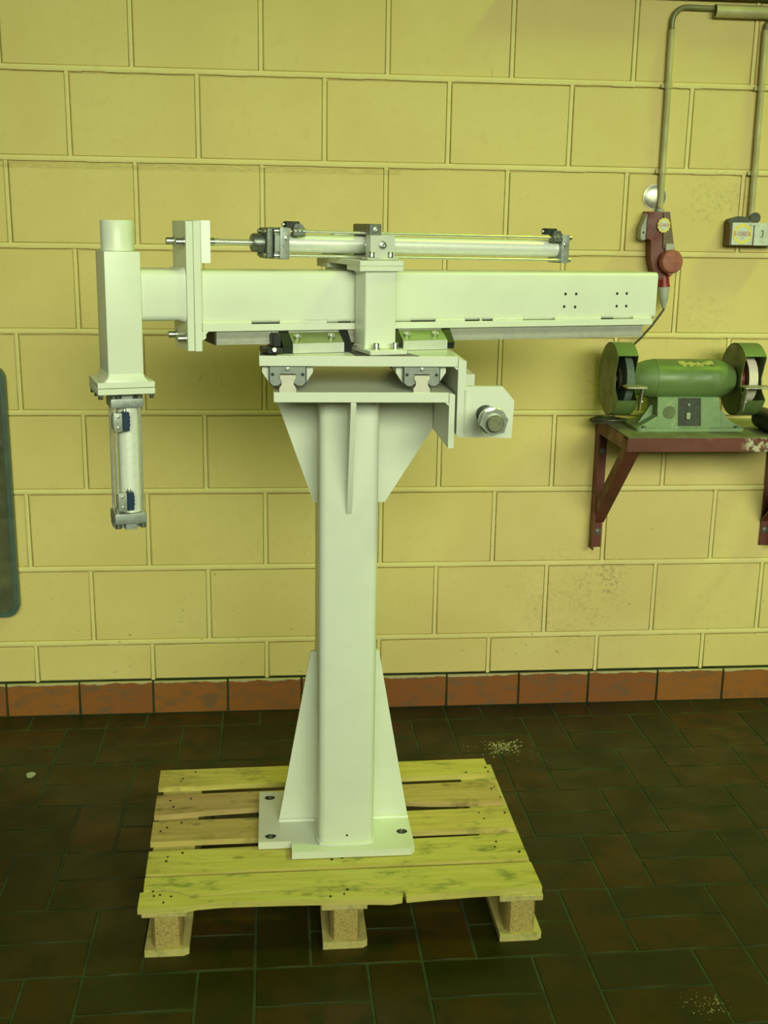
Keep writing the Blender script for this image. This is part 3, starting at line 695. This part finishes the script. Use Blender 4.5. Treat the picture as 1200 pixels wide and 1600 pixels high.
screw(tb, (.060, TCY-.052, ZCY+.034), (0, -1, 0), .006, .003, MA, washer=False)
t = B(); t.cyl((.0455, .078, ZCY), (.0455, TCY-.048, ZCY), .010, n=20); t.cyl((.0455, .286, ZCY), (.0455, TCY+.048, ZCY), .010, n=20); put('trunnion_pin', t, M_STEEL, tb, MA)
screw(mac, (-.012, .27, 1.6277), (0, 0, 1), .0068, .009, MA)

# ------------------------------------------------------------------ wall shelf of angle steel
shf = thing('wall_shelf', (2.25, -.19, 1.02), 'red-brown angle steel shelf bracketed to the yellow wall under the grinder', 'shelf')
SX0, SX1, SY, SZ = 1.944, 2.62, -.378, 1.0595
t = B(); t.box(SX0+.005, SX1-.005, SY+.006, -.005, SZ-.004, SZ+.0015, .0005); put('top_plate', t, M_SHELFTOP, shf)
def angle_x(x0, x1, y, z, dirn): pass
t = B(); t.prism([(SY, SZ), (SY, SZ-.0435), (SY+.005, SZ-.0435), (SY+.005, SZ-.005), (SY+.04, SZ-.005), (SY+.04, SZ)], 'yz', SX0, SX1, .0008); put('front_rail', t, M_REDSTEEL, shf)
for x, sg in ((SX0, 1), (SX1, -1)):
    t = B(); t.prism([(x, SZ-.0005), (x, SZ-.0435), (x+sg*.005, SZ-.0435), (x+sg*.005, SZ-.006), (x+sg*.04, SZ-.006), (x+sg*.04, SZ-.0005)], 'xz', SY+.006, -.004, .0006); put('side_rail', t, M_REDSTEEL, shf)
    t = B(); t.prism([(x+sg*.002, -.004), (x+sg*.044, -.004), (x+sg*.044, -.009), (x+sg*.007, -.009), (x+sg*.007, -.052), (x+sg*.002, -.052)], 'xy', .598, SZ-.045, .0006); leg = put('wall_leg', t, M_REDSTEEL, shf)
    for z in (.655, .945): screw(leg, (x+sg*.030, -.009, z), (0, -1, 0), .008, .006, mat=M_DKBRACKET)
    y0, z0, y1, z1 = -.016, .690, SY+.016, SZ-.045
    L = math.hypot(y1-y0, z1-z0); ang = math.atan2(z1-z0, -(y1-y0))
    Mb = Matrix.Translation((x+sg*.006, y0, z0)) @ Matrix.Rotation(-ang, 4, 'X')
    t = B(); t.prism([(0, .0), (sg*.042, .0), (sg*.042, .005), (sg*.005, .005), (sg*.005, .042), (0, .042)], 'xz', -L, 0, .0006); put('brace', t, M_REDSTEEL, shf, Mb)

# ------------------------------------------------------------------ bench grinder
grd = thing('bench_grinder', (2.175, -.19, SZ+.0015), 'green double-wheel bench grinder standing on the red-brown wall shelf', 'grinder')
GY, GZ = -.19, 1.2235
def lx(prof, n=40): return B().lathe(prof, (0, GY, GZ), (1, 0, 0), n=n)
body = put('motor_body', lx([(2.073, 0), (2.073, .0655), (2.276, .0655), (2.276, 0)]), M_GREEN, grd)
put('end_bell', lx([(1.996, 0), (1.996, .042), (2.0, .045), (2.045, .060), (2.0725, .0648)]), M_GREEN, grd)
put('end_bell', lx([(2.2765, .0648), (2.305, .060), (2.336, .046), (2.343, .040), (2.343, 0)]), M_GREEN, grd)
t = B()
for i in range(10):
    x0 = 2.145+.0115*i; ja, jb = rnd.uniform(-6, 6), rnd.uniform(-7, 5)
    a0, a1 = 50+ja, 67+jb
    vs = []
    for a in (a0, (a0+a1)/2, a1): vs.append((GY-.0661*math.cos(R(a)), GZ+.0661*math.sin(R(a))))
    q = [t.bm.verts.new((x0+dx, y, z)) for dx in (0, .0117) for y, z in vs]
    t.bm.faces.new((q[0], q[3], q[4], q[1])); t.bm.faces.new((q[1], q[4], q[5], q[2]))
put('torn_sticker', t, M_STICKER, body)
GB = SZ+.0016
t = B(); t.prism([(2.074, 1.172), (2.080, GB+.010), (2.298, GB+.010), (2.279, 1.172)], 'xz', GY-.062, GY+.05, .004, 2)
ped = put('pedestal', t, M_GREENDUST, grd)
t = B(); t.prism(rrect(2.008, 2.372, GY-.078, GY+.075, .018), 'xy', GB, GB+.011, .002)
t.prism([(2.022, GB+.011), (2.076, GB+.011), (2.074, 1.14), (2.066, 1.14)], 'xz', GY-.02, GY-.005, .001)
t.prism([(2.355, GB+.011), (2.296, GB+.011), (2.281, 1.14), (2.29, 1.14)], 'xz', GY-.02, GY-.005, .001)
t.prism([(2.015, GB+.011), (2.079, GB+.011), (2.079, GB+.05)], 'xz', GY-.062, GY+.05, .001)
t.prism([(2.366, GB+.011), (2.297, GB+.011), (2.29, GB+.05)], 'xz', GY-.062, GY+.05, .001)
foot = put('foot', t, M_GREENDUST, grd)
for x in (2.032, 2.345): screw(foot, (x, GY-.068, GB+.011), (0, 0, 1), .006, .006, mat=M_DKBRACKET)
t = B(); t.prism([(2.143, 1.170), (2.149, GB+.016), (2.226, GB+.016), (2.218, 1.170)], 'xz', GY-.0645, GY-.0605, .001); pan = put('switch_panel', t, M_PANELDK, ped)
t = B(); t.box(2.171, 2.185, GY-.073, GY-.0645, 1.100, 1.122, .002); put('toggle_switch', t, M_GREYPLASTIC, grd)
t = B(); t.cyl((2.178, GY-.0645, 1.148), (2.178, GY-.070, 1.148), .004, n=12); put('pilot_lamp', t, M_GREYPLASTIC, grd)
t = B(); t.cyl((2.116, GY-.062, 1.122), (2.116, GY-.0638, 1.122), .021, n=28); put('name_plate', t, M_PATCH, ped)
t = B()
for k in range(14):
    xx = rnd.choice((2.15, 2.10, 2.2, 2.235))+rnd.uniform(-.03, .03)
    t.sphere((xx, GY-.073+rnd.uniform(-.006, .004), GB+.0125), rnd.uniform(.001, .003), (1.4, 1, .5), 6)
put('grit', t, M_LABEL, foot, kind='stuff')
RG = .119
def guard(xo, xi, name_lab):
    """xo outer side, xi inner side"""
    a0, a1 = 43, -27
    arc = [(GY-RG*math.cos(R(a)), GZ+RG*math.sin(R(a))) for a in [a0+(360+a1-a0)*i/40 for i in range(41)]]
    cut = [(GY-.074, GZ-.028), (GY-.062, GZ+.012)]
    lo, hi = min(xo, xi), max(xo, xi)
    t = B()
    out_lo, out_hi = (xo, xo+.002) if xo < xi else (xo-.002, xo)
    t.prism(arc+cut, 'yz', out_lo, out_hi)
    g = put('wheel_guard', t, M_GUARD, grd)
    t = B(); in_lo, in_hi = (xi-.002, xi) if xo < xi else (xi, xi+.002)
    t.prism(arc+cut, 'yz', in_lo, in_hi); put('guard_inner_side', t, M_GUARD, g)
    n = 44
    t = B(); arcs = [a0+2+(360+a1-a0-4)*i/n for i in range(n+1)]
    v = []
    for a in arcs:
        ca, sa = -math.cos(R(a)), math.sin(R(a))
        v.append([t.bm.verts.new((x, GY+r*ca, GZ+r*sa)) for x, r in ((lo, RG), (hi, RG), (hi, RG-.0025), (lo, RG-.0025))])
    for i in range(n):
        for k in range(4): t.bm.faces.new((v[i][k], v[i+1][k], v[i+1][(k+1) % 4], v[i][(k+1) % 4]))
    t.bm.faces.new(v[0]); t.bm.faces.new(v[-1][::-1]); bmesh.ops.recalc_face_normals(t.bm, faces=t.bm.faces)
    put('guard_rim', t, M_GREEN, g)
    return g
guard(1.926, 1.993, '')
guard(2.418, 2.347, '')
t = lx([(1.960, 0), (1.960, .087), (1.9605, .0875), (1.984, .0875), (1.9845, .087), (1.9845, 0)]); wl = put('grinding_wheel', t, M_WHEELGREY, grd, label='grey grinding wheel')
put('wheel_flange', lx([(1.944, 0), (1.944, .012), (1.952, .012), (1.952, .034), (1.9598, .036), (1.9598, 0)]), M_WHEELSIDE, wl)
t = lx([(2.370, 0), (2.370, .0785), (2.3705, .079), (2.3995, .079), (2.40, .0785), (2.40, 0)]); wr = put('grinding_wheel', t, M_WHEELPINK, grd, label='pale pinkish grinding wheel')
put('wheel_side', lx([(2.3695, 0), (2.3695, .076), (2.3699, .076), (2.3699, 0)]), M_OLIVE, wr)
put('wheel_flange', lx([(2.349, 0), (2.349, .044), (2.369, .046), (2.369, 0)]), M_REDFLANGE, wr)
for x0, x1, xs_ in ((1.944, 2.010, 2.000), (2.330, 2.425, 2.343)):
    t = B(); t.box(x0, x1, GY-.150, GY-.092, 1.2105, 1.2165, .001); rs = put('tool_rest', t, M_RESTSTEEL, grd)
    t = B(); t.prism([(GY-.138, 1.2105), (GY-.115, 1.2105), (GY-.10, 1.17), (GY-.10, 1.135), (GY-.12, 1.135)], 'yz', xs_-.004, xs_, .0005); put('rest_bracket', t, M_RESTSTEEL, grd)
    screw(rs, (xs_, GY-.115, 1.165), (1, 0, 0), .005, .006, washer=False)

# dark round canister at the right end of the shelf
can = thing('round_canister', (2.452, -.28, SZ+.0015), 'dark round canister lying on the shelf beside the pale grinding wheel', 'canister')
t = B(); t.cyl((2.452, -.345, SZ+.0375), (2.452, -.20, SZ+.0375), .0355, n=32, bevel=.004); cb = put('body', t, M_BLACK, can)
t = B().lathe([(0, .020), (.004, .030), (.010, .030), (.010, .020), (0, .020)], (2.452, -.356, SZ+.0375), (0, 1, 0), n=32); put('collar', t, M_PATCH, can, label='dull olive collar')

# ------------------------------------------------------------------ coiled cable and mains lead
t = B(); pts = []
for i in range(90):
    a = i/90*math.pi*2*2.6; rr = .052+.010*math.sin(a*.7)
    pts.append((1.965+rr*1.0*math.cos(a), -.085+rr*.9*math.sin(a), SZ+.006+.010*i/90+.004*math.sin(a*1.3)))
t.tube(pts, .0042, 8); tag(put('cable_coil', t, M_CABLE), 'dark loop of grey cable lying on the shelf behind the left wheel guard', 'cable')

# ------------------------------------------------------------------ conduits
def conduit(pts_e, pts, r, label, clips, extra=None):
    c = thing('conduit_pipe', pts[-1], label, 'pipe')
    t = B(); t.tube(pts, r, 16); put('straight_pipe', t, M_CONDUIT, c)
    t = B(); t.tube(pts_e, r*.80, 14); put('elbow', t, M_CONDARK, c)
    for x, z in clips:
        t = B(); t.lathe([(-.008, r+.0002), (-.008, r+.003), (.008, r+.003), (.008, r+.0002), (-.008, r+.0002)], (x, -.0135, z), (0, 0, 1), n=20)
        t.box(x-.022, x-.008, -.009, -.003, z-.007, z+.007, .001); t.cyl((x-.018, -.009, z), (x-.018, -.013, z), .005, n=12); put('pipe_clip', t, M_CONDUIT, c)
    return c
e1 = [(2.112, -.0135, 2.318)]+[(2.112+.046*(1-math.cos(R(a))), -.0135, 2.345+.046*math.sin(R(a))) for a in range(0, 91, 10)]+[(2.20, -.0135, 2.3905), (2.262, -.0135, 2.390)]
conduit(e1, [(2.112, -.0135, 2.322), (2.114, -.0135, 2.1), (2.1155, -.0135, 1.77)], .0105, 'painted yellow conduit pipe dropping to the red wall socket', [(2.1135, 2.152), (2.115, 1.886)])
e2 = [(2.425, -.0135, 2.325), (2.426, -.0135, 2.345), (2.432, -.014, 2.352), (2.442, -.018, 2.3585)]
conduit(e2, [(2.4245, -.0135, 2.33), (2.428, -.0135, 2.1), (2.4315, -.0135, 1.735)], .0105, 'painted yellow conduit pipe dropping to the labelled switch box', [(2.427, 2.152), (2.43, 1.886)])
slv = thing('conduit_sleeve', (2.60, -.024, 2.381), 'wide horizontal conduit sleeve under the green pipe at top of the wall', 'pipe')
t = B(); t.lathe([(0, .0175), (0, .0205), (.75, .0205), (.75, .0175), (0, .0175)], (2.246, -.0235, 2.381), (1, 0, 0), n=28); put('sleeve', t, M_CONDUIT, slv)
t = B(); t.lathe([(.004, 0), (.004, .0174), (.03, .0174)], (2.246, -.0235, 2.381), (1, 0, 0), n=24); put('bore', t, M_GREENPIPE, slv)

# domed cover behind the conduit
dm = thing('domed_cover', (2.098, 0, 1.805), 'dull silver domed cover on the wall behind the conduit above the red socket', 'cover')
t = B().lathe([(0, .0385), (.002, .0385), (.0025, .036), (.0055, .030), (.0075, .015), (.0078, 0)], (2.098, -.0028, 1.805), (0, -1, 0), n=36); put('dome', t, M_DOME, dm)
t = B().lathe([(0, .0405), (.0015, .0405), (.0015, .037), (0, .037), (0, .0405)], (2.098, -.0028, 1.805), (0, -1, 0), n=36); put('rim', t, M_RESTSTEEL, dm)

def text_mesh(body, size, mat, parent, M, name='lettering'):
    cu = bpy.data.curves.new('t', 'FONT'); cu.body = body; cu.size = size; cu.align_x = 'CENTER'; cu.align_y = 'CENTER'; cu.extrude = 0.0002
    o = bpy.data.objects.new('t', cu); COL.objects.link(o)
    dg = bpy.context.evaluated_depsgraph_get(); me = bpy.data.meshes.new_from_object(o.evaluated_get(dg)); bpy.data.objects.remove(o)
    me.materials.clear()
    return link(name, me, mat, parent, M)
FRONT = Matrix.Rotation(R(90), 4, 'X')          # text in the xz plane facing -y
def badge(parent, x, y, z, r, squash=1.0):
    t = B(); pl = []
    for i in range(48):
        a = 2*math.pi*i/48; q = r*(1.0 if (i//2) % 2 else .92); pl.append((x+q*math.cos(a)*squash, z+q*math.sin(a)))
    t.prism(pl, 'xz', y-.0008, y); st = put('sticker', t, M_YELLOW, parent, label='yellow cog-ring inspection sticker')
    t = B(); t.prism([(x+.68*r*math.cos(a)*squash, z+.68*r*math.sin(a)) for a in [2*math.pi*i/32 for i in range(32)]], 'xz', y-.0011, y-.0009); put('sticker_face', t, M_LABEL, st)
    text_mesh('E-CHECK', r*.50, M_REDINK, st, Matrix.Translation((x, y-.0016, z)) @ FRONT @ Matrix.Diagonal((.86*squash, 1.15, 1, 1)))
    return st

# ------------------------------------------------------------------ red wall socket with plug
soc = thing('wall_socket', (2.10, -.03, 1.70), 'tall dull red power socket on the wall with round dusty cap', 'socket')
t = B()
t.prism([(2.062, 1.757), (2.134, 1.757), (2.158, 1.640), (2.150, 1.575), (2.118, 1.535), (2.095, 1.56), (2.082, 1.60), (2.077, 1.665), (2.060, 1.672)], 'xz', -.062, -.003, .004, 2)
hs = put('housing', t, M_REDPLASTIC, soc)
t = B(); t.prism([(2.112, 1.752), (2.132, 1.752), (2.156, 1.640), (2.118, 1.640)], 'xz', -.068, -.0625, .0015); put('front_panel', t, M_BROWNBOX, hs, label='brownish front panel')
t = B(); t.prism([(2.0615, 1.752), (2.0615, 1.668), (2.050, 1.664), (2.043, 1.672), (2.043, 1.705)], 'xz', -.055, -.012, .001); lv = put('side_plate', t, M_GREYPLASTIC, soc, label='pale grey side plate')
screw(lv, (2.051, -.055, 1.690), (0, -1, 0), .0035, .002, mat=M_BLACK, washer=False)
t = B(); t.cyl((2.1155, -.0135, 1.7575), (2.1155, -.0135, 1.768), .013, n=20); put('cable_gland', t, M_GREYPLASTIC, soc)
t = B(); t.box(2.124, 2.152, -.075, -.062, 1.632, 1.655, .002); put('cap_hinge', t, M_GREYPLASTIC, soc)
t = B().lathe([(0, 0), (0, .034), (.004, .0385), (.022, .0385), (.028, .034), (.031, .02), (.032, 0)], (2.142, -.066, 1.596), Vector((.08, -1, .10)), n=40)
cp = put('round_cap', t, M_REDCAP, soc, label='dusty round red cap')
t = B(); t.prism([(2.131, 1.562), (2.152, 1.562), (2.143, 1.550)], 'xz', -.09, -.072, .002); put('cap_tab', t, M_REDCAP, soc)
badge(soc, 2.114, -.0692, 1.714, .0245, .9)
plg = thing('power_plug', (2.137, -.05, 1.45), 'bright red plug with grey cable sleeve and lead below the red socket', 'plug')
AXP = Vector((.05, -.12, -1)).normalized(); PO = Vector((2.134, -.040, 1.562))
t = B().lathe([(0, 0), (0, .018), (.036, .0195), (.045, .021), (.050, .021), (.050, 0)], PO, AXP, n=24); put('plug_body', t, M_REDPLUG, plg)
t = B().lathe([(.0505, 0), (.0505, .020), (.056, .0195), (.090, .0145), (.120, .0065), (.120, 0)], PO, AXP, n=24); put('cable_sleeve', t, M_GREYPLASTIC, plg)
e = PO+AXP*.119
t = B(); t.tube([e, e+AXP*.006+Vector((-.001, 0, 0)), e+Vector((-.012, -.002, -.022)), e+Vector((-.036, 0, -.058)), e+Vector((-.070, .006, -.101)), e+Vector((-.090, .016, -.125)), (2.03, -.04, 1.27), (2.01, -.04, 1.16), (1.99, -.06, 1.075)], .0036, 10); put('lead', t, M_CABLE, plg)

# ------------------------------------------------------------------ switch box with labels
swb = thing('switch_box', (2.42, -.03, 1.69), 'brown switch box at right edge with pale label fields and pencilled 3', 'box')
t = B(); t.box(2.345, 2.512, -.056, -.003, 1.651, 1.726, .002); bx = put('housing', t, M_BROWNBOX, swb)
t = B(); t.prism([(2.343, 1.7265), (2.350, 1.737), (2.385, 1.747), (2.408, 1.744), (2.418, 1.7265)], 'xz', -.040, -.004, .001); put('gland_plate', t, M_PANELDK, swb)
t = B(); t.cyl((2.441, -.006, 1.742), (2.441, -.028, 1.742), .0185, n=24); put('gland_disc', t, M_PANELDK, swb)
t = B(); t.cyl((2.4315, -.0135, 1.7265), (2.4315, -.0135, 1.7335), .0135, n=18); put('gland_nut', t, M_GREYPLASTIC, swb)
t = B(); t.box(2.352, 2.425, -.0595, -.0565, 1.654, 1.7265, .001); lb = put('label_plate', t, M_LABEL, swb)
t = B(); t.box(2.4285, 2.506, -.0595, -.0565, 1.653, 1.7265, .001); lb2 = put('label_plate', t, M_LABEL, swb)
t = B(); t.box(2.412, 2.442, -.061, -.0597, 1.7175, 1.7265, .0005); put('label_clip', t, M_LABEL, swb)
badge(swb, 2.3885, -.0597, 1.690, .034, .98)
text_mesh('3', .034, M_DARKINK, lb2, Matrix.Translation((2.4565, -.0600, 1.690)) @ FRONT @ Matrix.Diagonal((.75, 1.0, 1, 1)), 'numeral')

# ------------------------------------------------------------------ board at the left edge
brd = thing('wall_board', (-.25, -.02, .80), 'dark glossy board with rounded blue-grey rim at the left edge of the wall', 'board')
outer = rrect(-.50, -.0405, .378, 1.238, .045, 8); inner = rrect(-.484, -.0565, .394, 1.222, .036, 8)
t = B(); t.prism(outer, 'xz', -.034, -.004, holes=[inner]); put('rim', t, M_BOARDRIM, brd)
t = B(); t.prism(rrect(-.4838, -.0567, .3942, 1.2218, .0358, 8), 'xz', -.028, -.006); put('panel', t, M_BOARD, brd)

# ------------------------------------------------------------------ crumbs and spots on the floor
def crumbs(cx, cy, sx, sy, n, smin, smax, label):
    t = B()
    for k in range(n):
        x, y = cx+rnd.gauss(0, sx), cy+rnd.gauss(0, sy); s = rnd.uniform(smin, smax)*(1.3 if rnd.random() < .15 else .8)
        h = s*rnd.uniform(.3, .6); a = rnd.uniform(0, 6.3)
        p = [(x+s*rnd.uniform(.6, 1)*math.cos(a+i*1.57), y+s*rnd.uniform(.6, 1)*math.sin(a+i*1.57)) for i in range(4)]
        t.prism(p, 'xy', 0.0002, h)
    tag(put('wood_crumbs', t, M_CRUMB), label, 'crumbs', kind='stuff')
crumbs(1.589, -.36, .032, .028, 210, .0015, .0045, 'pale scatter of wood crumbs on the floor behind the pallet')
crumbs(1.59, -.36, .07, .045, 60, .001, .003, 'loose outer crumbs around the pale scatter behind the pallet')
crumbs(1.81, -1.69, .03, .022, 70, .001, .003, 'faint crumbs on the floor at the lower right corner')
t = B(); t.prism([(.058+.014*math.cos(a)*(1+.15*math.sin(3*a)), -.46+.020*math.sin(a)) for a in [2*math.pi*i/20 for i in range(20)]], 'xy', 0.0001, .0008)
tag(put('paint_spot', t, M_GREYPLASTIC), 'small pale paint spot on the floor at far left', 'spot')
